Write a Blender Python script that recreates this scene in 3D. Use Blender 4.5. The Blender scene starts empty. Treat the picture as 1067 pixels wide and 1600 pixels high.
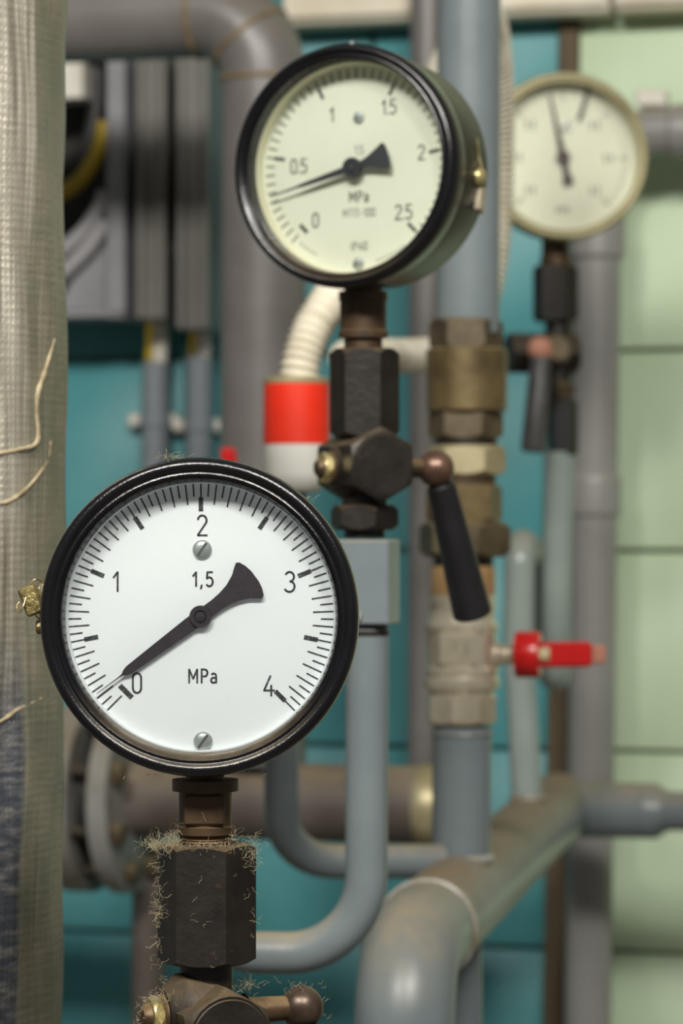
import bpy, math, random
from mathutils import Vector as V, Matrix

random.seed(7)
SC = bpy.context.scene
COL = SC.collection

# ------------------------------------------------------------------ camera
F = 5000.0                      # focal length in pixels of the 1067 x 1600 frame
CAMZ = 1.40
cam_d = bpy.data.cameras.new('camera')
cam_d.sensor_fit = 'VERTICAL'
cam_d.sensor_height = 36.0
cam_d.sensor_width = 24.0
cam_d.lens = 36.0 * F / 1600.0
cam_d.clip_start = 0.02
cam_d.dof.use_dof = True
cam_d.dof.focus_distance = 1.0
cam_d.dof.aperture_fstop = cam_d.lens / 6.2
cam = bpy.data.objects.new('camera', cam_d)
cam.location = (0, 0, CAMZ)
cam.rotation_euler = (math.pi / 2, 0, 0)
COL.objects.link(cam)
SC.camera = cam

# ------------------------------------------------------------------ world, lamps, exposure
w = bpy.data.worlds.new('world')
SC.world = w
w.use_nodes = True
w.node_tree.nodes['Background'].inputs[0].default_value = (1.0, 0.985, 0.94, 1)
w.node_tree.nodes['Background'].inputs[1].default_value = 0.15


def area_light(name, loc, target, sx, sy, power, col=(1.0, 0.97, 0.9)):
    d = bpy.data.lights.new(name, 'AREA')
    d.shape = 'RECTANGLE'
    d.size = sx
    d.size_y = sy
    d.energy = power
    d.color = col
    o = bpy.data.objects.new(name, d)
    o.location = loc
    o.rotation_euler = (V(target) - V(loc)).to_track_quat('-Z', 'Y').to_euler()
    COL.objects.link(o)


area_light('ceiling_lamp', (-0.55, -0.28, 2.62), (-0.1, 1.5, 1.45), 0.70, 0.26, 47)
area_light('ceiling_lamp', (0.50, -0.28, 2.62), (0.1, 1.5, 1.45), 0.70, 0.26, 43)

SC.view_settings.view_transform = 'Standard'
SC.view_settings.look = 'None'
SC.view_settings.gamma = 1.0
SC.view_settings.use_curve_mapping = False
SC.view_settings.exposure = 0.0

# ------------------------------------------------------------------ placing
TH = math.radians(16)
U = V((math.cos(TH), -math.sin(TH), 0))        # along the wall, to the right
NW = V((-math.sin(TH), -math.cos(TH), 0))      # out of the wall
W0 = V((0.233, 2.396, CAMZ))


def P(x, y, d):
    return V(((x - 533.5) / F * d, d, CAMZ + (800 - y) / F * d))


def WP(x, y, off=0.0):
    r = V(((x - 533.5) / F, 1, (800 - y) / F))
    o = V((0, 0, CAMZ))
    t = (off - (o - W0).dot(NW)) / r.dot(NW)
    return o + r * t


class Fr:
    """origin and three axes"""
    def __init__(s, o, X=V((1, 0, 0)), Y=V((0, 1, 0)), Z=V((0, 0, 1))):
        s.o, s.X, s.Y, s.Z = V(o), V(X).normalized(), V(Y).normalized(), V(Z).normalized()

    def __call__(s, x, y, z):
        return s.o + s.X * x + s.Y * y + s.Z * z

    def at(s, x, y, z):
        return Fr(s(x, y, z), s.X, s.Y, s.Z)

    def along(s, axis):            # a frame whose Z is the given axis of this one
        if axis == 'X':
            return Fr(s.o, s.Y, s.Z, s.X)
        if axis == 'Y':
            return Fr(s.o, s.X, s.Z * -1, s.Y)
        return s


def yawed(o, a, lean=0.0):
    R = Matrix.Rotation(math.radians(a), 3, 'Z') @ Matrix.Rotation(math.radians(lean), 3, 'Y')
    return Fr(o, R @ V((1, 0, 0)), R @ V((0, 1, 0)), R @ V((0, 0, 1)))


def axis_frame(p0, p1, yaw=0.0):
    z = (V(p1) - V(p0)).normalized()
    ref = V((math.cos(yaw), math.sin(yaw), 0)) if abs(z.z) > 0.7 else V((0, 0, 1))
    x = (ref - z * ref.dot(z)).normalized()
    return Fr(p0, x, z.cross(x), z)


# ------------------------------------------------------------------ geometry
class Geo:
    def __init__(s):
        s.v, s.f, s.uv = [], [], None

    def add(s, vs, fs):
        b = len(s.v)
        s.v += [V(p) for p in vs]
        s.f += [tuple(b + i for i in f) for f in fs]
        return s

    def lathe(s, fr, prof, n=40, closed=False):
        b = len(s.v)
        m = len(prof)
        for r, h in prof:
            for i in range(n):
                a = 2 * math.pi * i / n
                s.v.append(fr(max(r, 1e-6) * math.cos(a), max(r, 1e-6) * math.sin(a), h))
        for k in range(m if closed else m - 1):
            k2 = (k + 1) % m
            for i in range(n):
                j = (i + 1) % n
                s.f.append((b + k * n + i, b + k * n + j, b + k2 * n + j, b + k2 * n + i))
        if not closed:
            if prof[0][0] > 1e-5:
                s.f.append(tuple(b + i for i in reversed(range(n))))
            if prof[-1][0] > 1e-5:
                s.f.append(tuple(b + (m - 1) * n + i for i in range(n)))
        return s

    def cyl(s, fr, r, h0, h1, ch=0.0006, n=32):
        return s.lathe(fr, [(r - ch, h0), (r, h0 + ch), (r, h1 - ch), (r - ch, h1)], n)

    def hexa(s, fr, R, h0, h1, phase=0.0, ch=0.0012, n=6):
        """hexagonal nut: flats with corners turned down at both ends"""
        b = len(s.v)
        seg = 4
        pts = []
        cs = [(math.cos(phase + 2 * math.pi * i / n), math.sin(phase + 2 * math.pi * i / n)) for i in range(n)]
        for i in range(n):
            a, c = cs[i], cs[(i + 1) % n]
            for k in range(seg):
                t = k / seg
                pts.append((a[0] * (1 - t) + c[0] * t, a[1] * (1 - t) + c[1] * t))
        m = len(pts)
        flat = math.cos(math.pi / n)
        rows = []
        for h, lim, sg in ((h0, 0.985 * flat, 0), (h0, None, 1), (h1, None, -1), (h1, 0.985 * flat, 0)):
            row = []
            for x, y in pts:
                L = math.hypot(x, y)
                if sg == 0:
                    q = min(L, lim)
                    row.append((x / L * q * R, y / L * q * R, h))
                else:
                    drop = ch * (0.25 + 1.6 * (L - flat) / (1 - flat))
                    row.append((x * R, y * R, h + sg * drop))
            rows.append(row)
        for row in rows:
            s.v += [fr(*p) for p in row]
        for k in range(3):
            for i in range(m):
                j = (i + 1) % m
                s.f.append((b + k * m + i, b + k * m + j, b + (k + 1) * m + j, b + (k + 1) * m + i))
        s.f.append(tuple(b + i for i in reversed(range(m))))
        s.f.append(tuple(b + 3 * m + i for i in range(m)))
        return s

    def box(s, fr, x0, x1, y0, y1, z0, z1, ch=0.0):
        if ch <= 0:
            vs = [fr(x, y, z) for z in (z0, z1) for y in (y0, y1) for x in (x0, x1)]
            return s.add(vs, [(0, 2, 3, 1), (4, 5, 7, 6), (0, 1, 5, 4), (2, 6, 7, 3), (0, 4, 6, 2), (1, 3, 7, 5)])
        vs, idx = [], {}
        for sx in (0, 1):
            for sy in (0, 1):
                for sz in (0, 1):
                    for ax in range(3):
                        c = [(x0, x1)[sx], (y0, y1)[sy], (z0, z1)[sz]]
                        sg = [(1, -1)[sx], (1, -1)[sy], (1, -1)[sz]]
                        for q in range(3):
                            if q != ax:
                                c[q] += sg[q] * ch
                        idx[(sx, sy, sz, ax)] = len(vs)
                        vs.append(fr(*c))
        fs = []
        for ax in range(3):
            o = [q for q in range(3) if q != ax]
            for sd in (0, 1):
                ring = []
                for a, c in ((0, 0), (1, 0), (1, 1), (0, 1)):
                    k = [0, 0, 0]
                    k[ax], k[o[0]], k[o[1]] = sd, a, c
                    ring.append(idx[tuple(k) + (ax,)])
                fs.append(tuple(ring))
            for a in (0, 1):
                for c in (0, 1):
                    q = []
                    for e, fx in ((0, o[0]), (1, o[0]), (1, o[1]), (0, o[1])):
                        k = [0, 0, 0]
                        k[ax], k[o[0]], k[o[1]] = e, a, c
                        q.append(idx[tuple(k) + (fx,)])
                    fs.append(tuple(q))
        for k in [(a, b_, c) for a in (0, 1) for b_ in (0, 1) for c in (0, 1)]:
            fs.append(tuple(idx[k + (ax,)] for ax in range(3)))
        return s.add(vs, fs)

    def sphere(s, o, r, n=28):
        return s.lathe(Fr(o), [(r * math.sin(math.pi * k / 16), -r * math.cos(math.pi * k / 16)) for k in range(17)], n)

    def tube(s, pts, r, n=24, caps=True):
        pts = [V(p) for p in pts]
        m = len(pts)
        rs = r if isinstance(r, (list, tuple)) else [r] * m
        b = len(s.v)
        t = (pts[1] - pts[0]).normalized()
        up = V((0, 0, 1)) if abs(t.z) < 0.9 else V((1, 0, 0))
        x = (up - t * up.dot(t)).normalized()
        for k in range(m):
            a = pts[k] - pts[k - 1] if k else pts[1] - pts[0]
            c = pts[k + 1] - pts[k] if k < m - 1 else a
            t = (a.normalized() + c.normalized()).normalized()
            x = (x - t * x.dot(t)).normalized()
            y = t.cross(x)
            for i in range(n):
                an = 2 * math.pi * i / n
                s.v.append(pts[k] + x * (rs[k] * math.cos(an)) + y * (rs[k] * math.sin(an)))
        for k in range(m - 1):
            for i in range(n):
                j = (i + 1) % n
                s.f.append((b + k * n + i, b + k * n + j, b + (k + 1) * n + j, b + (k + 1) * n + i))
        if caps:
            s.f.append(tuple(b + i for i in reversed(range(n))))
            s.f.append(tuple(b + (m - 1) * n + i for i in range(n)))
        return s

    def ring(s, fr, R, r, n=40, k=8):
        """torus in the XY plane of the frame"""
        return s.lathe(fr, [(R + r * math.cos(2 * math.pi * i / k), r * math.sin(2 * math.pi * i / k)) for i in range(k)], n, closed=True)

    def plate(s, fr, poly, y0, y1):
        """flat outline in the XZ plane of the frame, with a thickness along Y"""
        n = len(poly)
        vs = [fr(x, y0, z) for x, z in poly] + [fr(x, y1, z) for x, z in poly]
        fs = [tuple(range(n)), tuple(reversed(range(n, 2 * n)))]
        fs += [(i, i + n, (i + 1) % n + n, (i + 1) % n) for i in range(n)]
        return s.add(vs, fs)


def fillet(pts, r, n=10):
    pts = [V(p) for p in pts]
    out = [pts[0]]
    for i in range(1, len(pts) - 1):
        a = (pts[i - 1] - pts[i])
        c = (pts[i + 1] - pts[i])
        rr = r[i - 1] if isinstance(r, (list, tuple)) else r
        la, lc = a.length, c.length
        a.normalize()
        c.normalize()
        half = a.angle(c) / 2
        L = min(rr / math.tan(half), 0.49 * la, 0.49 * lc)
        R = L * math.tan(half)
        ctr = pts[i] + (a + c).normalized() * (R / math.sin(half))
        p, q = pts[i] + a * L - ctr, pts[i] + c * L - ctr
        tot = p.angle(q)
        for k in range(n + 1):
            t = k / n
            out.append(ctr + (p * math.sin((1 - t) * tot) + q * math.sin(t * tot)) / math.sin(tot))
    out.append(pts[-1])
    return out


def spline(pts, n=8):
    pts = [V(p) for p in pts]
    q = [pts[0] * 2 - pts[1]] + pts + [pts[-1] * 2 - pts[-2]]
    out = []
    for i in range(1, len(q) - 2):
        for k in range(n):
            t = k / n
            out.append(0.5 * (2 * q[i] + (q[i + 1] - q[i - 1]) * t + (2 * q[i - 1] - 5 * q[i] + 4 * q[i + 1] - q[i + 2]) * t * t
                              + (3 * q[i] - q[i - 1] - 3 * q[i + 1] + q[i + 2]) * t ** 3))
    out.append(pts[-1])
    return out


def build(name, geo, mat, parent=None, origin=None, sharp=35, smooth=True):
    o0 = V(origin) if origin is not None else (V(parent['_o']) if parent is not None and '_o' in parent else V((0, 0, 0)))
    me = bpy.data.meshes.new(name)
    me.from_pydata([tuple(p - o0) for p in geo.v], [], geo.f)
    me.validate()
    if smooth:
        me.polygons.foreach_set('use_smooth', [True] * len(me.polygons))
        me.set_sharp_from_angle(angle=math.radians(sharp))
    me.materials.append(mat)
    if geo.uv:
        uvl = me.uv_layers.new(name='UVMap')
        for lp in me.loops:
            uvl.data[lp.index].uv = geo.uv[lp.vertex_index]
    o = bpy.data.objects.new(name, me)
    COL.objects.link(o)
    if parent is not None:
        o.parent = parent
        po = V(parent['_o'])
        o.location = o0 - po
    else:
        o.location = o0
    o['_o'] = tuple(o0)
    return o


def thing(name, loc, label, cat, group=None):
    o = bpy.data.objects.new(name, None)
    o.empty_display_size = 0.01
    COL.objects.link(o)
    o.location = loc
    o['_o'] = tuple(loc)
    return tag(o, label, cat, group)


def tag(o, label, cat, group=None):
    o['label'] = label
    o['category'] = cat
    if group:
        o['group'] = group
    return o


# ------------------------------------------------------------------ materials
def lin(c):
    return tuple(((x / 255) / 12.92 if x / 255 <= 0.04045 else ((x / 255 + 0.055) / 1.055) ** 2.4) for x in c) + (1,)


class NT:
    def __init__(s, name):
        s.m = bpy.data.materials.new(name)
        s.m.use_nodes = True
        s.t = s.m.node_tree
        s.b = s.t.nodes['Principled BSDF']
        s.out = s.t.nodes['Material Output']

    def n(s, kind, **kw):
        nd = s.t.nodes.new(kind)
        for k, v in kw.items():
            setattr(nd, k, v)
        return nd

    def l(s, a, b):
        s.t.links.new(a, b)

    def noise(s, scale, detail=4, rough=0.55, vec=None):
        nd = s.n('ShaderNodeTexNoise')
        nd.inputs['Scale'].default_value = scale
        nd.inputs['Detail'].default_value = detail
        nd.inputs['Roughness'].default_value = rough
        s.l(vec if vec is not None else s.coord(), nd.inputs['Vector'])
        return nd.outputs['Fac']

    def coord(s):
        if not hasattr(s, '_c'):
            s._c = s.n('ShaderNodeTexCoord').outputs['Object']
        return s._c

    def scaled(s, v, sc):
        nd = s.n('ShaderNodeVectorMath', operation='MULTIPLY')
        s.l(v, nd.inputs[0])
        nd.inputs[1].default_value = sc
        return nd.outputs[0]

    def ramp(s, fac, a, b, lo=0.0, hi=1.0):
        nd = s.n('ShaderNodeMapRange')
        nd.inputs['From Min'].default_value = a
        nd.inputs['From Max'].default_value = b
        nd.inputs['To Min'].default_value = lo
        nd.inputs['To Max'].default_value = hi
        s.l(fac, nd.inputs['Value'])
        return nd.outputs['Result']

    def math(s, op, a, b):
        nd = s.n('ShaderNodeMath', operation=op)
        for i, x in enumerate((a, b)):
            if isinstance(x, (int, float)):
                nd.inputs[i].default_value = x
            else:
                s.l(x, nd.inputs[i])
        return nd.outputs[0]

    def mix(s, fac, a, b):
        nd = s.n('ShaderNodeMix', data_type='RGBA')
        if isinstance(fac, (int, float)):
            nd.inputs[0].default_value = fac
        else:
            s.l(fac, nd.inputs[0])
        for i, x in ((6, a), (7, b)):
            if isinstance(x, tuple):
                nd.inputs[i].default_value = x
            else:
                s.l(x, nd.inputs[i])
        return nd.outputs[2]

    def color(s, x):
        if isinstance(x, tuple):
            s.b.inputs['Base Color'].default_value = x
        else:
            s.l(x, s.b.inputs['Base Color'])

    def bump(s, h, strength, dist=0.001):
        nd = s.n('ShaderNodeBump')
        nd.inputs['Strength'].default_value = strength
        nd.inputs['Distance'].default_value = dist
        s.l(h, nd.inputs['Height'])
        s.l(nd.outputs[0], s.b.inputs['Normal'])


def mat(name, c1, c2=None, scale=60, lo=0.4, hi=0.65, rough=0.4, rvar=0.0, metal=0.0, bump=0.0, bscale=200, coat=0.0,
        dust=None, damt=0.6, dlow=None, stretch=None, c3=None, s3=15, lo3=0.55, hi3=0.75, spec=0.5):
    N = NT(name)
    vec = N.scaled(N.coord(), stretch) if stretch else None
    col = lin(c1)
    if c2:
        col = N.mix(N.ramp(N.noise(scale, vec=vec), lo, hi), lin(c1), lin(c2))
    if c3:
        col = N.mix(N.ramp(N.noise(s3, 6, 0.65), lo3, hi3), col, lin(c3))
    rg = None
    if dust:                                  # settled dust on what faces up
        g = N.n('ShaderNodeNewGeometry')
        sep = N.n('ShaderNodeSeparateXYZ')
        N.l(g.outputs['Normal'], sep.inputs[0])
        f = N.math('MULTIPLY', N.ramp(sep.outputs['Z'], 0.15, 0.95), N.ramp(N.noise(90, 5, 0.6), 0.25, 0.6, 0.35, 1.0))
        f = N.math('MULTIPLY', f, damt)
        if dlow:                              # only low down, in the sheltered groove
            so = N.n('ShaderNodeSeparateXYZ')
            N.l(N.coord(), so.inputs[0])
            f = N.math('MULTIPLY', f, N.ramp(so.outputs['Z'], dlow, dlow * 0.4))
        col = N.mix(f, col, lin(dust))
        rg = N.math('ADD', rough, N.math('MULTIPLY', f, 0.4))
    N.color(col)
    N.b.inputs['Roughness'].default_value = rough
    if rvar:
        N.l(N.ramp(N.noise(scale * 1.7), 0.3, 0.7, max(rough - rvar, 0.03), rough + rvar), N.b.inputs['Roughness'])
    elif rg is not None:
        N.l(rg, N.b.inputs['Roughness'])
    N.b.inputs['Metallic'].default_value = metal
    N.b.inputs['Specular IOR Level'].default_value = spec
    if coat:
        N.b.inputs['Coat Weight'].default_value = coat
        N.b.inputs['Coat Roughness'].default_value = 0.08
    if bump:
        N.bump(N.noise(bscale, 5), bump)
    return N.m


DUST = (148, 134, 108)
M = {}
M['teal'] = mat('teal_glaze', (78, 141, 145), (68, 131, 137), scale=9, rough=0.42, spec=0.25, bump=0.10, bscale=12, c3=(104, 150, 146), s3=7, lo3=0.6, hi3=0.9)
M['green'] = mat('green_glaze', (186, 204, 174), (176, 197, 162), scale=8, rough=0.42, spec=0.22, bump=0.10, bscale=14, stretch=(1, 1, 0.4))
M['grout'] = mat('grout', (128, 122, 98), (104, 106, 88), scale=40, rough=0.9, bump=0.3)
M['strip'] = mat('brown_strip', (92, 78, 56), (62, 50, 36), scale=30, rough=0.75, stretch=(1, 1, 0.15))
M['white_duct'] = mat('white_duct', (222, 214, 198), (205, 194, 172), scale=14, rough=0.5, dust=(180, 165, 130), damt=0.4)
M['floor'] = mat('floor_concrete', (120, 115, 106), (96, 92, 85), scale=6, rough=0.7, bump=0.2)
M['grey'] = mat('grey_paint', (108, 117, 120), (101, 110, 113), scale=22, rough=0.30, bump=0.12, bscale=70, dust=DUST, damt=0.75)
M['grey_header'] = mat('dusty_header_paint', (118, 126, 128), (108, 114, 112), scale=22, rough=0.34, bump=0.12, bscale=70, dust=(134, 112, 82), damt=1.0)
M['grey_pale'] = mat('pale_grey_paint', (142, 152, 146), (132, 143, 140), scale=22, rough=0.22, bump=0.1, bscale=60, dust=DUST, damt=0.6)
M['grey_warm'] = mat('warm_grey_paint', (108, 104, 102), (98, 94, 91), scale=16, rough=0.38, bump=0.15, bscale=50, dust=(128, 116, 92), damt=0.6)
M['grey_plastic'] = mat('grey_plastic', (136, 135, 132), (128, 126, 123), scale=10, rough=0.38, dust=DUST, damt=0.5)
M['brown_pipe'] = mat('brown_dusty_paint', (96, 88, 82), (78, 69, 62), scale=18, rough=0.55, bump=0.25, dust=(138, 122, 98), damt=0.8)
M['flange'] = mat('grey_flange', (128, 128, 124), (96, 88, 76), scale=22, rough=0.4, bump=0.2, dust=(132, 116, 90), damt=0.6)
M['weld'] = mat('weld_bead', (160, 158, 152), (120, 112, 92), scale=60, rough=0.35, bump=0.5, bscale=180)
M['weld_rust'] = mat('rusty_weld', (136, 116, 78), (104, 84, 52), scale=60, rough=0.6, bump=0.5, bscale=180)
M['iron'] = mat('blackened_iron', (38, 33, 29), (26, 22, 19), scale=70, rough=0.42, metal=0.35, bump=0.22, bscale=400, dust=(104, 88, 64), damt=0.8, c3=(88, 60, 38), s3=120, lo3=0.66, hi3=0.76)
M['bronze'] = mat('brown_bronze', (80, 62, 44), (54, 43, 31), scale=80, rough=0.42, metal=0.5, bump=0.2, bscale=300, dust=(140, 116, 80), damt=0.7)
M['bronze_ball'] = mat('bronze_ball', (110, 84, 70), (84, 62, 52), scale=120, rough=0.34, metal=0.55, bump=0.06, bscale=500)
M['bronze_ball_dark'] = mat('dark_bronze_ball', (86, 72, 60), (62, 50, 42), scale=120, rough=0.36, metal=0.55, bump=0.08, bscale=600)
M['brass'] = mat('old_brass', (116, 100, 68), (84, 70, 46), scale=40, rough=0.42, metal=0.55, bump=0.15, bscale=160, dust=(132, 116, 84), damt=0.7, c3=(72, 62, 46), s3=30)
M['brass_dark'] = mat('dark_brass', (98, 86, 64), (70, 60, 46), scale=40, rough=0.5, metal=0.45, bump=0.2, bscale=160, dust=(124, 110, 82), damt=0.7)
M['brass_pale'] = mat('pale_brass', (178, 168, 134), (150, 138, 104), scale=30, rough=0.4, metal=0.4, bump=0.1, dust=(150, 136, 100), damt=0.5)
M['brass_bright'] = mat('bright_brass', (176, 162, 114), (134, 116, 68), scale=140, rough=0.3, metal=0.6, bump=0.15, bscale=500)
M['copper'] = mat('copper_sleeve', (186, 152, 108), (160, 124, 82), scale=30, rough=0.42, metal=0.3)
M['nickel'] = mat('nickel', (222, 212, 190), (188, 178, 154), scale=24, rough=0.26, metal=0.65, bump=0.12, bscale=90)
M['bakelite'] = mat('black_bakelite', (24, 23, 25), (18, 17, 19), scale=60, rough=0.38, bump=0.06, bscale=200)
M['bakelite_grey'] = mat('dusty_black_handle', (74, 72, 72), (56, 54, 54), scale=60, rough=0.45)
M['red'] = mat('red_paint', (228, 50, 22), (216, 42, 18), scale=30, rough=0.40, c3=(190, 90, 60), s3=60, lo3=0.68, hi3=0.8)
M['red_plastic'] = mat('red_vinyl', (196, 26, 26), (176, 18, 20), scale=30, rough=0.28)
M['salmon'] = mat('bare_handle_end', (188, 134, 112), (168, 112, 92), scale=60, rough=0.5)
M['white_plastic_and_glint'] = mat('white_plastic_and_glint', (222, 220, 212), (206, 200, 188), scale=24, rough=0.4, dust=(190, 176, 140), damt=0.5)
M['hose'] = mat('cream_hose', (212, 206, 188), (196, 186, 164), scale=24, rough=0.45)
M['enamel'] = mat('black_enamel', (11, 10, 14), (8, 7, 10), scale=60, rough=0.22, bump=0.16, bscale=1500, coat=0.15, dust=(98, 84, 60), damt=0.6, dlow=0.03)
M['enamel_green'] = mat('green_black_enamel', (22, 25, 20), (15, 17, 14), scale=30, rough=0.32, bump=0.15, bscale=300, dust=(108, 94, 72), damt=0.4)
M['dial_white'] = mat('white_dial', (236, 239, 242), (232, 236, 240), scale=20, rough=0.55)
M['dial_cream'] = mat('cream_dial', (216, 217, 200), (210, 210, 192), scale=20, rough=0.6)
M['dial_old'] = mat('old_cream_dial', (220, 218, 198), (214, 210, 188), scale=20, rough=0.6)
M['rim_cream'] = mat('cream_spacer', (232, 228, 200), rough=0.5)
M['bezel_tan'] = mat('tan_bezel', (160, 152, 116), (140, 131, 98), scale=30, rough=0.4, metal=0.3)
M['steel'] = mat('zinc_screw', (182, 186, 186), (160, 165, 164), scale=200, rough=0.34, metal=0.5, bump=0.06, bscale=900)
M['seal'] = mat('lead_seal_brass', (150, 136, 90), (104, 92, 54), scale=260, rough=0.36, metal=0.7, bump=0.45, bscale=700)
M['seal_grey'] = mat('lead_seal_grey', (176, 166, 144), (150, 140, 118), scale=160, rough=0.5, metal=0.3)
M['pointer'] = mat('pointer_black', (50, 42, 50), (42, 36, 44), scale=300, rough=0.5, bump=0.1, bscale=900)
M['pointer_dark'] = mat('pointer_blueblack', (40, 42, 48), rough=0.5)
M['pointer_brown'] = mat('pointer_brown', (70, 52, 50), rough=0.5)
M['ink'] = mat('ink', (52, 50, 56), (104, 104, 110), scale=1500, lo=0.52, hi=0.62, rough=0.7)
M['ink_soft'] = mat('soft_ink', (84, 84, 78), rough=0.7)
M['ink_pale'] = mat('pale_ink', (150, 150, 138), rough=0.7)
M['box_grey'] = mat('cabinet_grey', (138, 138, 142), (122, 122, 126), scale=12, rough=0.4, dust=DUST, damt=0.5)
M['tray_grey'] = mat('tray_grey', (118, 117, 112), (98, 95, 88), scale=16, rough=0.42, stretch=(1, 1, 0.2))
M['dark'] = mat('dark_panel', (30, 28, 24), (22, 21, 19), scale=20, rough=0.7)
M['cable_yellow'] = mat('yellow_cable', (178, 152, 30), (150, 124, 20), scale=30, rough=0.45)
M['cable_black'] = mat('black_cable', (36, 34, 32), rough=0.5)
M['cable_grey'] = mat('grey_cable', (150, 148, 150), rough=0.45)
M['cable_white'] = mat('white_cable', (206, 202, 190), rough=0.45)
M['conduit'] = mat('grey_conduit', (128, 134, 140), (118, 124, 130), scale=16, rough=0.36)
M['lint'] = mat('dust_lint', (150, 138, 108), (116, 108, 92), scale=300, rough=0.9)
M['cotton'] = mat('pale_cord', (166, 152, 124), (122, 108, 80), scale=120, rough=0.7)


def glass_mat():
    N = NT('gauge_glass')
    t = N.n('ShaderNodeBsdfTransparent')
    t.inputs[0].default_value = (0.97, 0.98, 0.975, 1)
    g = N.n('ShaderNodeBsdfGlossy')
    g.inputs['Roughness'].default_value = 0.02
    fr = N.n('ShaderNodeFresnel')
    fr.inputs['IOR'].default_value = 1.35
    mx = N.n('ShaderNodeMixShader')
    N.l(fr.outputs[0], mx.inputs[0])
    N.l(t.outputs[0], mx.inputs[1])
    N.l(g.outputs[0], mx.inputs[2])
    N.l(mx.outputs[0], N.out.inputs[0])
    return N.m


M['glass'] = glass_mat()


def foil_mat():
    """glass-cloth foil wrap: a net of threads over crinkled foil, a tape along one side and darker blue-grey lower down"""
    N = NT('foil_wrap')
    uv = N.n('ShaderNodeUVMap').outputs[0]
    sep = N.n('ShaderNodeSeparateXYZ')
    N.l(uv, sep.inputs[0])
    u, v = sep.outputs[0], sep.outputs[1]
    wob = N.noise(60, 3, vec=uv)
    lines = []
    for axis, pitch, amp in ((u, 0.00225, 0.0012), (v, 0.0030, 0.0016)):
        x = N.math('ADD', axis, N.math('MULTIPLY', N.math('SUBTRACT', wob, 0.5), amp))
        fr = N.math('FRACT', N.math('DIVIDE', x, pitch), 0)
        lines.append(N.ramp(N.math('ABSOLUTE', N.math('SUBTRACT', fr, 0.5), 0), 0.18, 0.34))
    grid = N.math('MAXIMUM', lines[0], lines[1])
    fold = N.noise(1.0, 6, 0.6, vec=N.scaled(uv, (230, 9, 1)))
    crink = N.noise(1.0, 5, 0.65, vec=N.scaled(uv, (70, 240, 1)))
    big = N.noise(14, 4, vec=uv)
    # where the side tape and the darker lower part lie (wavering edges)
    side = N.ramp(N.math('SUBTRACT', N.math('ADD', u, N.math('MULTIPLY', N.math('SUBTRACT', big, 0.5), 0.008)), N.math('MULTIPLY', v, 0.022)), 0.0165, 0.0195)
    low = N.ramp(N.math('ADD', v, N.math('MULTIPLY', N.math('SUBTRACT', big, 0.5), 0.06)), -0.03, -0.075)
    foil = N.mix(N.ramp(fold, 0.3, 0.7), lin((224, 218, 202)), lin((128, 123, 110)))  # highlights along the folds painted in as pale streaks
    foil = N.mix(N.math('MULTIPLY', grid, N.ramp(big, 0.35, 0.65, 0.05, 0.38)), foil, lin((140, 128, 102)))
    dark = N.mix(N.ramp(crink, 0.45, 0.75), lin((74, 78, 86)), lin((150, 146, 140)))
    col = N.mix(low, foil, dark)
    tape = N.mix(N.ramp(N.noise(45, 5, vec=uv), 0.35, 0.7), lin((122, 123, 106)), lin((148, 140, 120)))
    col = N.mix(N.math('MULTIPLY', side, 0.9), col, tape)
    N.color(col)
    N.b.inputs['Roughness'].default_value = 0.34
    N.b.inputs['Metallic'].default_value = 0.5
    h = N.math('ADD', N.math('MULTIPLY', fold, 1.9), N.math('MULTIPLY', crink, 0.8))
    h = N.math('ADD', h, N.math('MULTIPLY', grid, 0.14))
    N.bump(h, 0.6, 0.0012)
    return N.m


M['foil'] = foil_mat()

# ------------------------------------------------------------------ the setting
ROW = 0.1505
Z_JOINT = CAMZ + 0.1212
wfr = Fr((W0.x, W0.y, 0), U, NW * -1, V((0, 0, 1)))     # X along the wall, Y into it


def wall_u(x, y):
    return (WP(x, y) - W0).dot(U)


g = Geo().box(wfr, -2.2, 1.6, 0.007, 0.12, 0, 2.9)
wall = build('wall_back', g, M['grout'], origin=(W0.x, W0.y, 0))
wall['kind'] = 'structure'
g = Geo().box(Fr((0, 0, 0)), -2.6, 2.4, -1.2, 3.4, -0.1, 0)
fl = build('floor', g, M['floor'], origin=(0, 1, 0))
fl['kind'] = 'structure'

TW = 0.1505
U_SPLIT = wall_u(881, 800)
tile_mesh = {}


def tile(kind, u0, z0, tw):
    key = (kind, round(tw, 4))
    if key not in tile_mesh:
        me = bpy.data.meshes.new(kind)
        gg = Geo().box(Fr((0, 0, 0)), 0.0014, tw - 0.0014, 0, 0.02, 0.0014, ROW - 0.0014, ch=0.0014)
        me.from_pydata([tuple(p) for p in gg.v], [], gg.f)
        me.polygons.foreach_set('use_smooth', [True] * len(me.polygons))
        me.set_sharp_from_angle(angle=math.radians(50))
        me.materials.append(M['teal' if kind == 'teal_tile' else 'green'])
        tile_mesh[key] = me
    o = bpy.data.objects.new(kind, tile_mesh[key])
    COL.objects.link(o)
    o.parent = wall
    jit = random.uniform(-0.0004, 0.0004)
    p = wfr(u0, jit, z0) - V((W0.x, W0.y, 0))
    o.location = p
    o.rotation_euler = (random.uniform(-0.003, 0.003), 0, -TH + random.uniform(-0.003, 0.003))


k0 = -4
for k in range(k0, 5):
    z0 = Z_JOINT + ROW * k
    for c in range(6):
        tile('teal_tile', U_SPLIT - TW * (c + 1), z0, TW)
    for c in range(3):
        tile('green_tile', U_SPLIT + 0.006 + TW * c, z0, TW)

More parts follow.
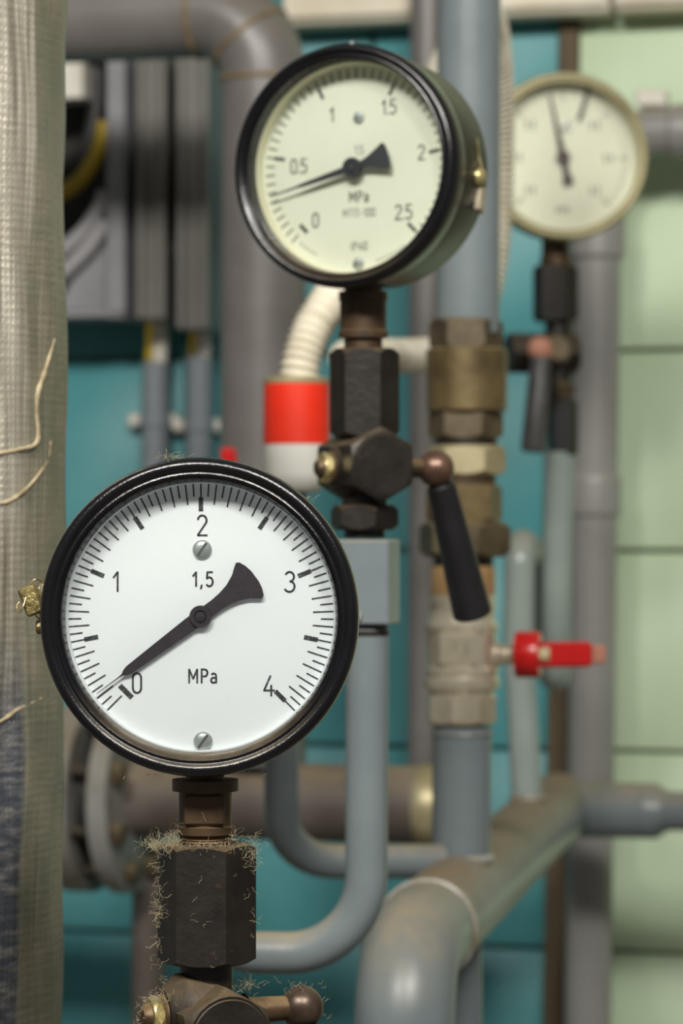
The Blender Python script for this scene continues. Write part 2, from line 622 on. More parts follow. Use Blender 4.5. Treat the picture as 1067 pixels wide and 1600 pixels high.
pa, pb = WP(892, 0, 0.0), WP(866, 1600, 0.0)
dz = (pa - pb).normalized()
pa2, pb2 = pa + dz * 0.18, pb - dz * 0.12
fr = Fr(pb2, U, NW * -1, dz)
L = (pa2 - pb2).length
g = Geo().box(fr, -0.0078, 0.0078, -0.006, 0.01, 0, L, ch=0.001)
o = build('trim_1', g, M['strip'], origin=pb2)
o['kind'] = 'structure'

# white trunking along the top of the picture
for i, (a, b_, lab) in enumerate(((462, 964, 'long white cable trunking high on the teal tiles'),
                                  (971, 1330, 'white cable trunking end piece high on the green tiles'))):
    ua, ub = wall_u(a, 20), wall_u(b_, 20)
    zb = WP(900, 20, 0.035).z
    t = thing('cable_trunking', wfr(ua, 0, zb), lab, 'trunking', 'white trunking along the wall')
    g = Geo().box(wfr, ua, ub, -0.035, -0.001, zb, zb + 0.05, ch=0.003)
    build('channel', g, M['white_duct'], t)
    g = Geo().box(wfr, ua + 0.001, ub - 0.001, -0.039, -0.035, zb + 0.004, zb + 0.046, ch=0.002)
    build('cover', g, M['white_duct'], t)

# ------------------------------------------------------------------ insulated foil pipe at the left
FD = 1.22
top, bot = P(-124, -260, FD), P(-140, 1900, FD)
ax = (top - bot).normalized()
t = thing('insulated_pipe', bot, 'thick pipe wrapped in crinkled silvery foil cloth beside the large white gauge', 'pipe')
fr = axis_frame(bot, top)
g = Geo()
g.uv = []
NA, NH, R0 = 150, 220, 0.0560
Lp = (top - bot).length
zmid = (P(0, 800, FD) - bot).dot(ax)
ph = [random.uniform(0, 6.28) for _ in range(12)]
for k in range(NH + 1):
    h = Lp * k / NH
    for i in range(NA + 1):
        a = -math.pi + 2 * math.pi * i / NA
        dr = 0.0007 * math.sin(5 * a + ph[0] + 6 * math.sin(h * 9 + ph[1])) + 0.0005 * math.sin(17 * a + ph[2] + 3 * math.sin(h * 14))
        dr += 0.0006 * math.sin(h * 70 + 4 * math.sin(3 * a + ph[3])) * math.sin(7 * a + h * 12) + 0.0008 * math.sin(h * 11 + ph[4])
        if i == NA:
            dr = g0
        if i == 0:
            g0 = dr
        r = R0 + dr
        # angle 0 looks to the camera's right and forward
        b_ = a - math.radians(90)
        g.v.append(fr(r * math.cos(b_), r * math.sin(b_), h))
        g.uv.append((a * R0 - 0.035, h - zmid))
for k in range(NH):
    for i in range(NA):
        q = k * (NA + 1) + i
        g.f.append((q, q + 1, q + NA + 2, q + NA + 1))
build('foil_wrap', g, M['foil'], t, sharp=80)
ends = Geo().lathe(fr, [(0.02, -0.001), (0.055, -0.001), (0.055, 0.0), (0.02, 0.0)], 40, closed=True)
build('pipe_core', Geo().cyl(fr, 0.021, -0.3, Lp + 0.05), M['grey_warm'], t)


def on_pipe(x, y, lift=0.0):
    """the point of the pipe's front surface behind a pixel"""
    r = V(((x - 533.5) / F, 1, (800 - y) / F)).normalized()
    o = V((0, 0, CAMZ))
    rp, op = r - ax * r.dot(ax), (o - bot) - ax * (o - bot).dot(ax)
    A, B, C = rp.dot(rp), 2 * rp.dot(op), op.dot(op) - (R0 + lift) ** 2
    D = max(B * B - 4 * A * C, 0)
    return o + r * ((-B - math.sqrt(D)) / (2 * A))


for pts, rad in (([(-40, 716), (0, 708), (30, 702), (58, 690), (57, 640), (60, 610), (72, 575), (84, 530)], 0.0011),
                 ([(-40, 790), (8, 785), (36, 768), (60, 742), (74, 718), (78, 690)], 0.0009),
                 ([(-30, 1140), (4, 1125), (28, 1108), (52, 1096), (80, 1082)], 0.0010)):
    s_ = spline([on_pipe(x, y, 0.0005) for x, y in pts], 6)
    build('cord', Geo().tube(s_, [rad * (0.5 + 0.45 * random.random()) for _ in s_], 7), M['cotton'], t)

# ------------------------------------------------------------------ lettering: stroke glyphs
def arc(cx, cy, rx, ry, a0, a1, n=10):
    return [(cx + rx * math.cos(math.radians(a0 + (a1 - a0) * k / n)), cy + ry * math.sin(math.radians(a0 + (a1 - a0) * k / n))) for k in range(n + 1)]


GL = {
    '0': (0.50, [arc(.25, .74, .21, .26, 0, 180) + arc(.25, .26, .21, .26, 180, 360) + [(.46, .74)]]),
    '1': (0.34, [[(.04, .72), (.26, 1.0), (.26, 0)]]),
    '2': (0.52, [arc(.26, .75, .22, .25, 170, -30, 12) + [(.05, .03), (.05, 0), (.50, 0)]]),
    '3': (0.52, [arc(.24, .76, .22, .24, 150, -80, 12) + arc(.23, .27, .26, .27, 80, -150, 12)]),
    '4': (0.56, [[(.36, 1), (.04, .27), (.55, .27)], [(.40, .52), (.40, 0)]]),
    '5': (0.52, [[(.46, 1), (.10, 1), (.07, .56)] + arc(.24, .32, .24, .32, 130, -140, 12)]),
    ',': (0.22, [[(.12, .08), (.06, -.16)]]),
    '.': (0.20, [[(.09, .05), (.11, 0.0)]]),
    '-': (0.36, [[(.04, .42), (.32, .42)]]),
    'M': (0.76, [[(.06, 0), (.06, 1), (.36, .30), (.66, 1), (.66, 0)]]),
    'P': (0.56, [[(.07, 0), (.07, 1), (.28, 1)] + arc(.28, .74, .22, .26, 90, -90, 8) + [(.07, .48)]]),
    'a': (0.52, [arc(.24, .50, .19, .20, 140, 0, 6) + [(.43, 0)], [(.43, .38)] + arc(.23, .19, .18, .19, 90, 270, 8) + [(.43, .08)]]),
    'I': (0.20, [[(.1, 0), (.1, 1)]]),
    'T': (0.56, [[(.02, 1), (.52, 1)], [(.27, 1), (.27, 0)]]),
    'Π': (0.62, [[(.07, 0), (.07, 1), (.52, 1), (.52, 0)]]),
}


class Print(Geo):
    """flat print in the XZ plane of a frame, facing -Y"""
    def __init__(s, fr, y):
        super().__init__()
        s.fr, s.y = fr, y

    def quad(s, a, b, hw, tw=None):
        tw = hw if tw is None else tw
        dx, dz = b[0] - a[0], b[1] - a[1]
        L = math.hypot(dx, dz) or 1e-9
        nx, nz = -dz / L, dx / L
        s.add([s.fr(x, s.y, z) for x, z in ((a[0] + nx * hw, a[1] + nz * hw), (a[0] - nx * hw, a[1] - nz * hw),
                                            (b[0] - nx * tw, b[1] - nz * tw), (b[0] + nx * tw, b[1] + nz * tw))], [(0, 1, 2, 3)])

    def stroke(s, pts, hw):
        for a, b in zip(pts, pts[1:]):
            dx, dz = b[0] - a[0], b[1] - a[1]
            L = math.hypot(dx, dz) or 1e-9
            e = hw * 0.55 / L
            s.quad((a[0] - dx * e, a[1] - dz * e), (b[0] + dx * e, b[1] + dz * e), hw)

    def text(s, txt, x, z, h, hw, gap=0.12):
        wd = sum(GL[c][0] for c in txt) + gap * (len(txt) - 1)
        cx = x - wd * h / 2
        for c in txt:
            for pl in GL[c][1]:
                s.stroke([(cx + px * h, z - h / 2 + pz * h) for px, pz in pl], hw)
            cx += (GL[c][0] + gap) * h

    def tick(s, deg, r0, r1, hw):
        a = math.radians(deg)
        s.quad((r0 * math.sin(a), r0 * math.cos(a)), (r1 * math.sin(a), r1 * math.cos(a)), hw)


def pointer_poly(half, deg):
    """half: (t, half width) from tail to tip; returns the outline turned by deg from the top"""
    a = math.radians(deg)
    dx, dz = math.sin(a), math.cos(a)
    out = [(t * dx + w_ * dz, t * dz - w_ * dx) for t, w_ in half] + [(t * dx - w_ * dz, t * dz + w_ * dx) for t, w_ in reversed(half)]
    return out


def cap_screw(fr, x, z, y, r, slot_deg, parent, name='dial_screw', m='steel'):
    f2 = Fr(fr(x, y, z), fr.X, fr.Z * 1, fr.Y * -1)
    g = Geo().lathe(f2, [(r, 0), (r, r * 0.18), (r * .93, r * .3), (r * .7, r * .42), (r * .35, r * .5), (1e-6, r * .52)], 28)
    o = build(name, g, M[m], parent, sharp=50)
    a = math.radians(slot_deg)
    f3 = Fr(fr(x, y, z), fr.X * math.sin(a) + fr.Z * math.cos(a), fr.Y, fr.Z * math.sin(a) - fr.X * math.cos(a))
    build('slot', Geo().box(f3, -r * .82, r * .82, -r * .535, -r * .3, -r * .13, r * .13), M['ink_soft'], o)
    return o


def gauge(name, label, fr, cfg):
    """front ring at y = 0; the case behind; fr.Y points into the gauge"""
    R = cfg['R']
    t = thing(name, fr(0, 0, -R), label, 'gauge', 'pressure gauges on the pipes')
    fz = Fr(fr.o, fr.X, fr.Z * -1, fr.Y)          # Z of this frame points back
    k = R / 0.0502
    ri = cfg['ri']
    prof = [(.0490 * k, .0150), (.0498 * k, .0120), (.0502 * k, .0070), (.0502 * k, .0045), (.0498 * k, .0020), (.0488 * k, .0004), (.0476 * k, 0.0),
            (.0465 * k, .0004), (.0460 * k, .0013), (.0456 * k, .0014), (.0449 * k, .0010), (.0441 * k, .0016), (ri + .0005, .0036), (ri, .0060),
            (ri, min(.0105, cfg['yd'] - .002)), (ri + .002, min(.0108, cfg['yd'] - .0015)), (.0480 * k, .0150)]
    build('bezel_ring', Geo().lathe(fz, prof, 96, closed=True), M[cfg['bezel']], t, sharp=60)
    D = cfg['depth']
    rc = cfg.get('rc', .0484 * k)
    build('case', Geo().lathe(fz, [(1e-6, cfg['yd'] + .001), (rc - .004, cfg['yd'] + .001), (rc - .004, .0145), (rc, .0148), (rc, D - .006), (rc - .0012, D - .0025), (rc - .004, D), (1e-6, D)], 80),
          M[cfg['case']], t, sharp=50)
    rs = ri + .0002
    yd = cfg['yd']
    build('spacer_ring', Geo().lathe(fz, [(rs, min(.0096, yd - .003)), (rs - .0006, min(.0096, yd - .003)), (rs - .0010, yd), (rs, yd)], 80, closed=True), M[cfg['spacer']], t)
    dial = build('dial', Geo().lathe(fz, [(1e-6, yd - .0006), (ri - .0007, yd - .0006), (ri - .0004, yd - .0003), (ri - .0004, yd + .0006), (1e-6, yd + .0006)], 80),
                 M[cfg['dial']], t)
    pr = Print(fr, yd - .0007)
    cfg['print'](pr)
    build('scale_and_lettering', pr, M[cfg['ink']], dial, smooth=False)
    if 'print2' in cfg:
        pr = Print(fr, yd - .0007)
        cfg['print2'](pr)
        build('small_lettering', pr, M['ink_pale'], dial, smooth=False)['kind'] = 'stuff'
    for x, z, r, s_ in cfg['screws']:
        cap_screw(fr, x, z, yd - .0006, r, s_, t, m=cfg.get('smat', 'steel'))
    py = yd - cfg['lift']
    pt = build('pointer', Geo().plate(fr, pointer_poly(cfg['half'], cfg['deg']), py, py + .0005), M[cfg['pmat']], t, smooth=False)
    rh = cfg['hub']
    f2 = Fr(fr(0, py + .0005, 0), fr.X, fr.Z, fr.Y * -1)
    hub = [(rh * .9, -.002), (rh, 0), (rh, .0010), (rh * .93, .0014), (rh * .58, .0014), (rh * .55, .0009), (rh * .48, .0009), (rh * .44, .0016), (1e-6, .0017)]
    build('hub', Geo().lathe(f2, hub, 36), M[cfg['pmat']], pt, sharp=45)
    f2 = Fr(fr(0, yd, 0), fr.X, fr.Z, fr.Y * -1)
    build('spindle', Geo().cyl(f2, rh * .4, 0, cfg['lift'] - .0004, ch=.0001), M['steel'], pt)
    build('glass', Geo().lathe(fz, [(1e-6, .0068), (ri + .0008, .0068), (ri + .0008, .0080), (1e-6, .0080)], 64), M['glass'], t)
    return t


def seg_ticks(pr, n, sweep, r_out, r_long, r_short, hw, alt=True):
    for k in range(n + 1):
        pr.tick(-sweep / 2 + sweep * k / n, r_out, r_long if (k % 2 == 0 or not alt) else r_short, hw)


# ------------------------------------------------------------------ gauge 1: large, in focus
q = 1 / F
f1 = yawed(P(309.5, 965, 1.0), -2.2)


def print1(p):
    s = 1.013 * q
    seg_ticks(p, 80, 270, 207 * s, 175 * s, 187 * s, 1.25 * s)
    for k in range(1, 9):
        p.tick(-135 + 33.75 * k, 186 * s, 164 * s, 3.6 * s)
    a = math.radians(-135)                       # the T of the zero mark
    cx, cz = 166 * s * math.sin(a), 166 * s * math.cos(a)
    tx, tz = math.cos(a), -math.sin(a)
    p.quad((cx - tx * 13.5 * s, cz - tz * 13.5 * s), (cx + tx * 13.5 * s, cz + tz * 13.5 * s), 4.2 * s)
    for tx_, x, z, h in (('0', -100, -104, 31), ('1', -133, 54, 30), ('2', 2, 142, 31), ('3', 139, 54, 31), ('4', 106, -108, 31)):
        p.text(tx_, x * s, z * s, h * s, 1.6 * s)
    p.text('1,5', 3 * s, 58 * s, 22 * s, 1.6 * s, gap=0.2)
    p.text('MPa', 3 * s, -93 * s, 21 * s, 1.5 * s, gap=0.16)


s1 = 1.01 * q
half1 = [(-106 * s1, 0.5 * s1), (-106 * s1, 10 * s1), (-103.5 * s1, 22 * s1), (-99 * s1, 32 * s1), (-94.5 * s1, 34.5 * s1), (-89 * s1, 31 * s1),
         (-78 * s1, 22.5 * s1), (-62 * s1, 15.5 * s1), (-46 * s1, 12 * s1), (-28 * s1, 10.5 * s1), (0, 11 * s1), (20 * s1, 11.5 * s1),
         (80 * s1, 9.3 * s1), (140 * s1, 7 * s1), (147 * s1, 5 * s1), (153 * s1, 1.6 * s1), (160 * s1, 0.9 * s1), (203 * s1, 0.5 * s1)]
G1 = gauge('pressure_gauge', 'large white pressure gauge with black ring reading near zero', f1, dict(
    R=.0502, ri=.0427, depth=.043, yd=.0114, bezel='enamel', case='enamel_green', spacer='dial_white', dial='dial_white', ink='ink', print=print1,
    screws=[(2 * s1, 105 * s1, 15 * s1, 35), (3.5 * s1, -195 * s1, 15 * s1, 35)], half=half1, deg=-126.6, lift=.0022, hub=17.5 * s1, pmat='pointer'))
# socket under it
D1 = 1.024


def vz(y, d):
    return CAMZ + (800 - y) / F * d


def vfr(x, y, d, x2=None, y2=None):
    if x2 is None:
        return Fr(P(x, y, d))
    return axis_frame(P(x, y, d), P(x2, y2, d))


def vlathe(geo, cx, d, rows, n=36):
    """rows: (pixel y, pixel half width) along a plumb axis at one depth"""
    rows = sorted(rows, key=lambda r: -r[0])
    o = P(cx, rows[0][0], d)
    return geo.lathe(Fr(o), [(hw / F * d, vz(y, d) - o.z) for y, hw in rows], n)


def vhex(geo, cx, d, y0, y1, hw, phase, ch=0.0012, n=6):
    o = P(cx, max(y0, y1), d)
    return geo.hexa(Fr(o), hw / F * d, 0, vz(min(y0, y1), d) - o.z, math.radians(phase), ch, n)


build('socket', vlathe(Geo(), 321, D1, [(1196, 30), (1217, 30), (1217.5, 52), (1235, 52), (1236, 41.5), (1289, 41), (1290, 46.5), (1302, 46.5), (1303, 40),
                                        (1306, 41), (1308, 39), (1310, 41), (1312, 39), (1314, 41), (1316, 39), (1330, 39)]), M['bronze'], G1, sharp=30)
sock_key = Geo().box(Fr(P(321, 1262, D1)), -.0066, .0066, -.0092, -.0070, -.0048, .0048, ch=.0006)
build('wrench_flat', sock_key, M['bronze'], G1)
# seal on the left, screw on the right
fs_ = f1.at(-.0512, .0190, .0028)
seal = build('lead_seal', Geo().box(Fr(fs_(-.0028, -.0068, .0022), f1.X + f1.Z * .38, f1.Y, f1.Z - f1.X * .38), -.0030, .0030, -.0015, .0015, -.0048, .0048, ch=.0008), M['seal'], G1)
wp = [fs_(.0008, -.004, .0075), fs_(-.0012, -.0075, .0090), fs_(-.0030, -.0080, .0074), fs_(-.0034, -.0078, .0056), fs_(-.0042, -.0080, .0036),
      fs_(-.0052, -.0092, .0000), fs_(-.0066, -.0086, -.0016), fs_(-.0074, -.0075, .0004), fs_(-.0062, -.0066, .0018), fs_(-.0046, -.0090, .0004)]
build('wire', Geo().tube(spline(wp, 8), .00022, 8), M['brass_bright'], seal)
wp = [fs_(.0006, -.0045, .0080), fs_(-.0004, -.0062, .0060), fs_(.0002, -.0060, .0036), fs_(-.0016, -.0060, -.0020), fs_(-.0002, -.005, -.0040)]
build('wire', Geo().tube(spline(wp, 8), .00022, 8), M['brass_bright'], seal)
fx = Fr(fs_(.001, -.002, 0), f1.Y, f1.Z, f1.X * -1)
build('seal_lug', Geo().box(f1.at(-.0484, .017, .0012), -.0036, .001, -.001, .003, -.004, .009, ch=.0004), M['seal_grey'], G1)
fx = Fr(f1(-.0494, .0165, -.0035), f1.Y, f1.Z, f1.X * -1)
build('seal_screw', Geo().cyl(fx, .0024, 0, .0036, ch=.0005, n=20), M['seal'], G1)
fx = Fr(f1(.0478, .0185, -.0004), f1.Y, f1.Z, f1.X)
o = build('case_screw', Geo().lathe(fx, [(.0030, 0), (.0030, .0012), (.0024, .0024), (.0012, .0031), (1e-6, .0033)], 24), M['steel'], G1, sharp=50)
fe = Fr(fr_ := f1.o, f1.X, f1.Z * -1, f1.Y)
build('rear_ring', Geo().lathe(fe, [(.0484, .0165), (.0490, .0170), (.0490, .0182), (.0484, .0187)], 80, closed=True), M['brass_dark'], G1)


def lint(parent, spots, name='dust_lint'):
    """clumps of curled fibres caught on edges; nobody could count them"""
    g = Geo()
    for c, spread, n, out, ln in spots:
        for _ in range(n):
            p = V(c) + V((random.gauss(0, spread[0]), random.gauss(0, spread[1]), random.gauss(0, spread[2])))
            d = (V(out) * random.uniform(0.2, 1.3) + V((random.gauss(0, .8), random.gauss(0, .8), random.gauss(0, .8)))).normalized()
            pts = [p]
            for k in range(6):
                d = (d + V((random.gauss(0, .55), random.gauss(0, .55), random.gauss(0, .55)))).normalized()
                p = p + d * (ln * random.uniform(.5, 1.2) / 6)
                pts.append(p)
            g.tube(pts, .000030 + random.random() * .00003, 4, caps=False)
    o = build(name, g, M['lint'], parent)
    o['kind'] = 'stuff'
    o['label'] = 'pale fluffy dust fibres'
    return o


lint(G1, [(f1(-.0085, .006, .0500), (.003, .003, .0003), 40, (0, 0, 1), .0035), (f1(.0335, .008, .0372), (.002, .002, .001), 12, (.6, 0, .8), .003),
          (f1(-.004, .0095, -.0495), (.012, .004, .0004), 20, (0, 0, -1), .002)])


# ------------------------------------------------------------------ gauge cocks
def cock(label, fr, c, nut_phase=20):
    """three-way gauge cock about the centre of its hexagonal body (fr); fr.Y points away from its face"""
    t = thing('gauge_cock', fr(0, 0, c['base']), label, 'valve', 'gauge cocks under the gauges')
    ch = c.get('chamfer', .0016)
    n0, n1, nr = c['nut']
    build('coupling_nut', Geo().hexa(fr, nr, n0, n1, math.radians(-nut_phase), ch), M['iron'], t, sharp=20)
    build('thread_neck', Geo().lathe(fr, [(c['neck'], 0), (c['neck'], n0 + .002)], 32), M['iron'], t)
    fy = Fr(fr.o, fr.X, fr.Z * -1, fr.Y)                       # Z back
    D = c['bd']
    g = Geo().hexa(fy, c['R'], -D, D, math.radians(30), c.get('bch', .002))
    body = build('hex_body', g, M['iron'], t, sharp=20)
    fcap = Geo().lathe(fy, [(c['R'] * .80, -D - .0003), (c['R'] * .80, -D + .001), (1e-6, -D + .001)], 40)
    build('end_face', Geo().lathe(fy, [(1e-6, -D - .0004), (c['R'] * .78, -D - .0004), (c['R'] * .84, -D + .0008)], 40), M['iron'], body)
    pz = c.get('plug_z', 0)
    fp = Fr(fr(0, 0, pz), fr.Y, fr.Z, fr.X)                    # Z to the right
    build('plug_sleeve', Geo().lathe(fp, [(c['R'] * .50, -.0150), (c['R'] * .60, -.0138), (c['R'] * .82, -.0095), (c['R'] * .82, 0)], 36), M['iron'], t)
    build('washer', Geo().cyl(fp, .0072, -.0162, -.0146), M['bronze'], t)
    nut = build('plug_nut', Geo().hexa(fp, .0072, -.0198, -.0162, 0.2, .0010), M['brass_bright'], t, sharp=20)
    build('plug_end', Geo().lathe(fp, [(1e-6, -.0228), (.0030, -.0222), (.0044, -.0205), (.0046, -.0190)], 20), M['bronze'], nut)
    bx, br = c['ball']
    build('plug_stem', Geo().lathe(fp, [(.0058, c['R'] * .80), (.0044, c['R'] * .88), (.0040, bx - br * .8)], 28), M['bronze'], t)
    knob = build('ball_knob', Geo().sphere(fr(bx, 0, pz), br), M[c['ballmat']], t)
    lv = c['lever']                                            # end of the lever, from the ball
    a, e = fr(bx, 0, pz) + fr.X * lv[0] * .13 + fr.Y * lv[1] * .13 + fr.Z * lv[2] * .10, fr(bx + lv[0], lv[1], pz + lv[2])
    fa = axis_frame(a, e)
    Ll = (e - a).length
    r0, r1 = c['lr']
    build('lever_handle', Geo().lathe(fa, [(r0 * .8, 0), (r0, .0012), (r0 * 1.02, .006), (r1, Ll - .0012), (r1 - .0012, Ll), (1e-6, Ll)], 32), M[c['levermat']], t)
    l0, l1, lr = c['lnut']
    build('lower_neck', Geo().lathe(fr, [(c['neck'] * .95, c['base'] + .0005), (c['neck'] * .95, l0), (c['neck'] * 1.05, l1), (c['neck'] * 1.05, 0)], 32), M['iron'], t)
    build('lower_nut', Geo().hexa(fr, lr, l0, l1, math.radians(-nut_phase - 8), .0012), M['iron'], t, sharp=20)
    return t


# cock under gauge 1 (most of it is below the picture)
fc1 = yawed(P(340, 1612, D1), 24)
fc1.o = V((P(323, 1612, D1).x, P(340, 1612, D1).y, fc1.o.z))
z1 = fc1.o.z
cock1 = cock('fluff-covered gauge cock under the large white gauge', fc1, dict(
    nut=(vz(1503, D1) - z1, vz(1318, D1) - z1, 77.5 / F * D1), neck=.0083, R=.0164, bd=.0200, plug_z=.0058, ball=(.0330, .0071), ballmat='bronze_ball_dark',
    lever=(.006, -.01, -.060), lr=(.0058, .0072), levermat='bakelite', lnut=(-.0285, -.018, .0146), base=-.0320, chamfer=.0007), nut_phase=29)
zt, zb = vz(1318, D1), vz(1503, D1)
cx, cy = fc1.o.x, fc1.o.y
dn = [(V((cx - .013, cy - .006, zt)), (.003, .004, .0006), 170, (-.8, -.4, .6), .0060), (V((cx + .002, cy - .012, zt)), (.007, .0015, .0004), 90, (0, -.3, .7), .0035),
      (V((cx + .0135, cy - .006, zt - .002)), (.0012, .003, .003), 60, (1, 0, .3), .0055),
      (V((cx + .0085, cy - .004, zt + .003)), (.001, .002, .001), 22, (.8, 0, .8), .0045), (V((cx - .009, cy - .004, zt + .003)), (.0012, .002, .0016), 50, (-.8, 0, .8), .005)]
for k in range(11):
    zz = zt - (zt - zb) * (k + .5) / 11
    dn.append((V((cx - .0148, cy - .006, zz)), (.0005, .002, .0018), random.choice((3, 6, 10, 18)), (-1, -.2, 0), .0050))
dn += [(V((cx + .002, cy - .0145, zt - .014)), (.006, .0006, .012), 16, (0, -.5, 0), .0035), (V((cx + .0145, cy - .005, zt - .020)), (.0005, .002, .012), 10, (1, -.2, 0), .005)]
dn += [(fc1(-.0180, -.004, .0125), (.003, .003, .0008), 60, (-.3, 0, .8), .004), (fc1(.0125, -.002, .0145), (.004, .004, .0008), 60, (.2, 0, 1), .0045),
       (fc1(.0330, 0, .0122), (.003, .003, .0008), 24, (0, 0, 1), .003), (fc1(-.0085, .004, .0150), (.003, .003, .0012), 45, (-.4, 0, .8), .004),
       (fc1(-.0225, -.002, .006), (.001, .002, .003), 22, (-1, 0, .3), .004), (fc1(.039, -.002, .006), (.001, .002, .003), 14, (1, 0, .3), .003)]
lint(cock1, dn)
# feed tube of gauge 1 down to the floor
b1 = fc1(0, 0, -.0320)
t = build('feed_pipe', Geo().tube(fillet([b1 + V((0, 0, .001)), V((b1.x, b1.y, 0))], .02), .009, 24), M['grey'], origin=V((b1.x, b1.y, 0)))
tag(t, 'grey feed pipe standing under the gauge cock of the large white gauge', 'pipe')

# ------------------------------------------------------------------ gauge 2: cream dial, turned to the left
f2 = yawed(P(533, 258, 1.335), -25)
q2 = 1.352 / F


def print2(p):
    s = q2
    seg_ticks(p, 50, 270, 157 * s, 141 * s, 141 * s, 1.3 * s, alt=False)
    for k in range(1, 6):
        p.tick(-135 + 54 * k, 143 * s, 125 * s, 3.0 * s)
    a = math.radians(-135)
    cx, cz = 128 * s * math.sin(a), 128 * s * math.cos(a)
    tx, tz = math.cos(a), -math.sin(a)
    p.quad((cx - tx * 9 * s, cz - tz * 9 * s), (cx + tx * 9 * s, cz + tz * 9 * s), 3.4 * s)
    for tx_, x, z in (('0', -70, -78), ('0.5', -99, 8), ('1', -42, 86), ('1.5', 56, 93), ('2', 111, 20), ('2.5', 81, -71)):
        p.text(tx_, x * s, z * s, 22 * s, 1.35 * s, gap=0.10 if '.' not in tx_ else 0.04)
    p.text('MPa', 5 * s, -44 * s, 16 * s, 1.2 * s, gap=0.14)


def print2b(p):
    s = q2
    p.text('1.5', 5 * s, 29 * s, 13 * s, 1.0 * s, gap=0.06)
    p.text('MTΠ-100', 5 * s, -69 * s, 12 * s, 1.0 * s, gap=0.16)
    p.text('IP40', 5 * s, -121 * s, 12 * s, 1.1 * s, gap=0.16)
    for a0, a1, n in ((208, 222, 7), (146, 168, 12)):           # small print too fine to read
        for k in range(n):
            a = math.radians(a0 + (a1 - a0) * k / n)
            p.quad((146 * s * math.sin(a), 146 * s * math.cos(a)), (151 * s * math.sin(a), 151 * s * math.cos(a)), 1.1 * s)


s2 = q2
half2 = [(-64 * s2, .5 * s2), (-64 * s2, 10 * s2), (-62 * s2, 19 * s2), (-58 * s2, 22 * s2), (-53 * s2, 19 * s2), (-30 * s2, 9 * s2), (-16 * s2, 5.5 * s2), (0, 6 * s2),
         (20 * s2, 5.5 * s2), (90 * s2, 3 * s2), (100 * s2, 1.8 * s2), (147 * s2, .9 * s2)]
G2 = gauge('pressure_gauge', 'cream-faced pressure gauge in black case turned sideways above a coupling nut', f2, dict(
    R=.0512, ri=.0445, depth=.046, yd=.0155, bezel='enamel', case='enamel_green', spacer='rim_cream', dial='dial_cream', ink='ink_soft', print=print2, print2=print2b,
    screws=[(5 * s2, 79 * s2, 9.5 * s2, 60), (4 * s2, -149 * s2, 9.5 * s2, 60)], half=half2, deg=-105.5, lift=.0050, hub=16 * s2, pmat='pointer_dark'))
D2 = 1.362
CX2 = 567.5
build('socket', vlathe(Geo(), CX2, D2, [(430, 30), (455, 30), (456, 38.5), (470, 38.5), (471, 36.5), (516, 36.5), (518, 39), (528, 39), (529, 30), (560, 30)]), M['bronze'], G2, sharp=30)
fx = Fr(f2(.0470, .0315, -.004), f2.Y, f2.Z, f2.X)
build('case_screw', Geo().lathe(fx, [(.0040, 0), (.0040, .0026), (.0030, .0042), (1e-6, .0050)], 24), M['brass_bright'], G2, sharp=50)
fs2 = f2.at(.0478, .0345, -.0130)
sl = build('lead_seal', Geo().box(Fr(fs2.o, f2.X, f2.Y + f2.Z * -.25, f2.Z + f2.Y * .25), -.001, .0018, -.0032, .0032, -.0058, .0058, ch=.0007), M['seal_grey'], G2)
build('wire', Geo().tube(spline([f2(.0486, .0310, .012), f2(.0492, .0315, .004), f2(.0510, .0310, -.002), f2(.0496, .0335, -.008)], 6), .0003, 8), M['brass_bright'], sl)
build('ring_notch', Geo().cyl(Fr(f2(.003, .004, .0508)), .0009, 0, .0012, ch=.0002, n=12), M['steel'], G2)

# cock under gauge 2
fc2 = yawed(P(584, 727, D2), 22)
fc2.o = P(CX2 + 2, 727, D2)
hexc = P(584, 727, D2)
z2 = fc2.o.z
cock2 = cock('dark gauge cock with long black lever under the cream-faced gauge', fc2, dict(
    nut=(vz(683, D2) - z2, vz(545, D2) - z2, 54.5 / F * D2), neck=.0092, R=.0160, bd=.0200, bch=.0006, plug_z=-.0012, ball=(.0330, .0081), ballmat='bronze_ball',
    lever=(.0222, .010, -.0640), lr=(.0064, .0086), levermat='bakelite', lnut=(vz(828, D2) - z2, vz(789, D2) - z2, 54 / F * D2),
    base=vz(842, D2) - z2, chamfer=.0012), nut_phase=26)

# siphon of gauge 2: square block, tube down, U-bend to the left, up behind gauge 1, over and down again to the riser
t = thing('siphon_tube', P(578, 1490, D2), 'grey bent siphon tube with square block under the dark gauge cock', 'pipe')
fb = yawed(P(576, 909, D2), -14)
build('square_block', Geo().box(fb, -.0112, .0112, -.0112, .0112, vz(975, D2) - fb.o.z, vz(843, D2) - fb.o.z, ch=.0008), M['grey'], t)
build('tube_collar', vlathe(Geo(), 574, D2, [(974, 30), (984, 30), (985, 34), (992, 34)]), M['iron'], t)
path = fillet([P(574, 980, D2), P(572, 1491, 1.375), P(322, 1487, 1.39), P(318, 1105, 1.45), P(440, 1098, 1.62), P(440, 1346, 1.67), P(690, 1346, 1.70)],
              [.037, .026, .02, .03, .036], 16)
build('tube', Geo().tube(path, .0091, 28), M['grey'], t, sharp=60)

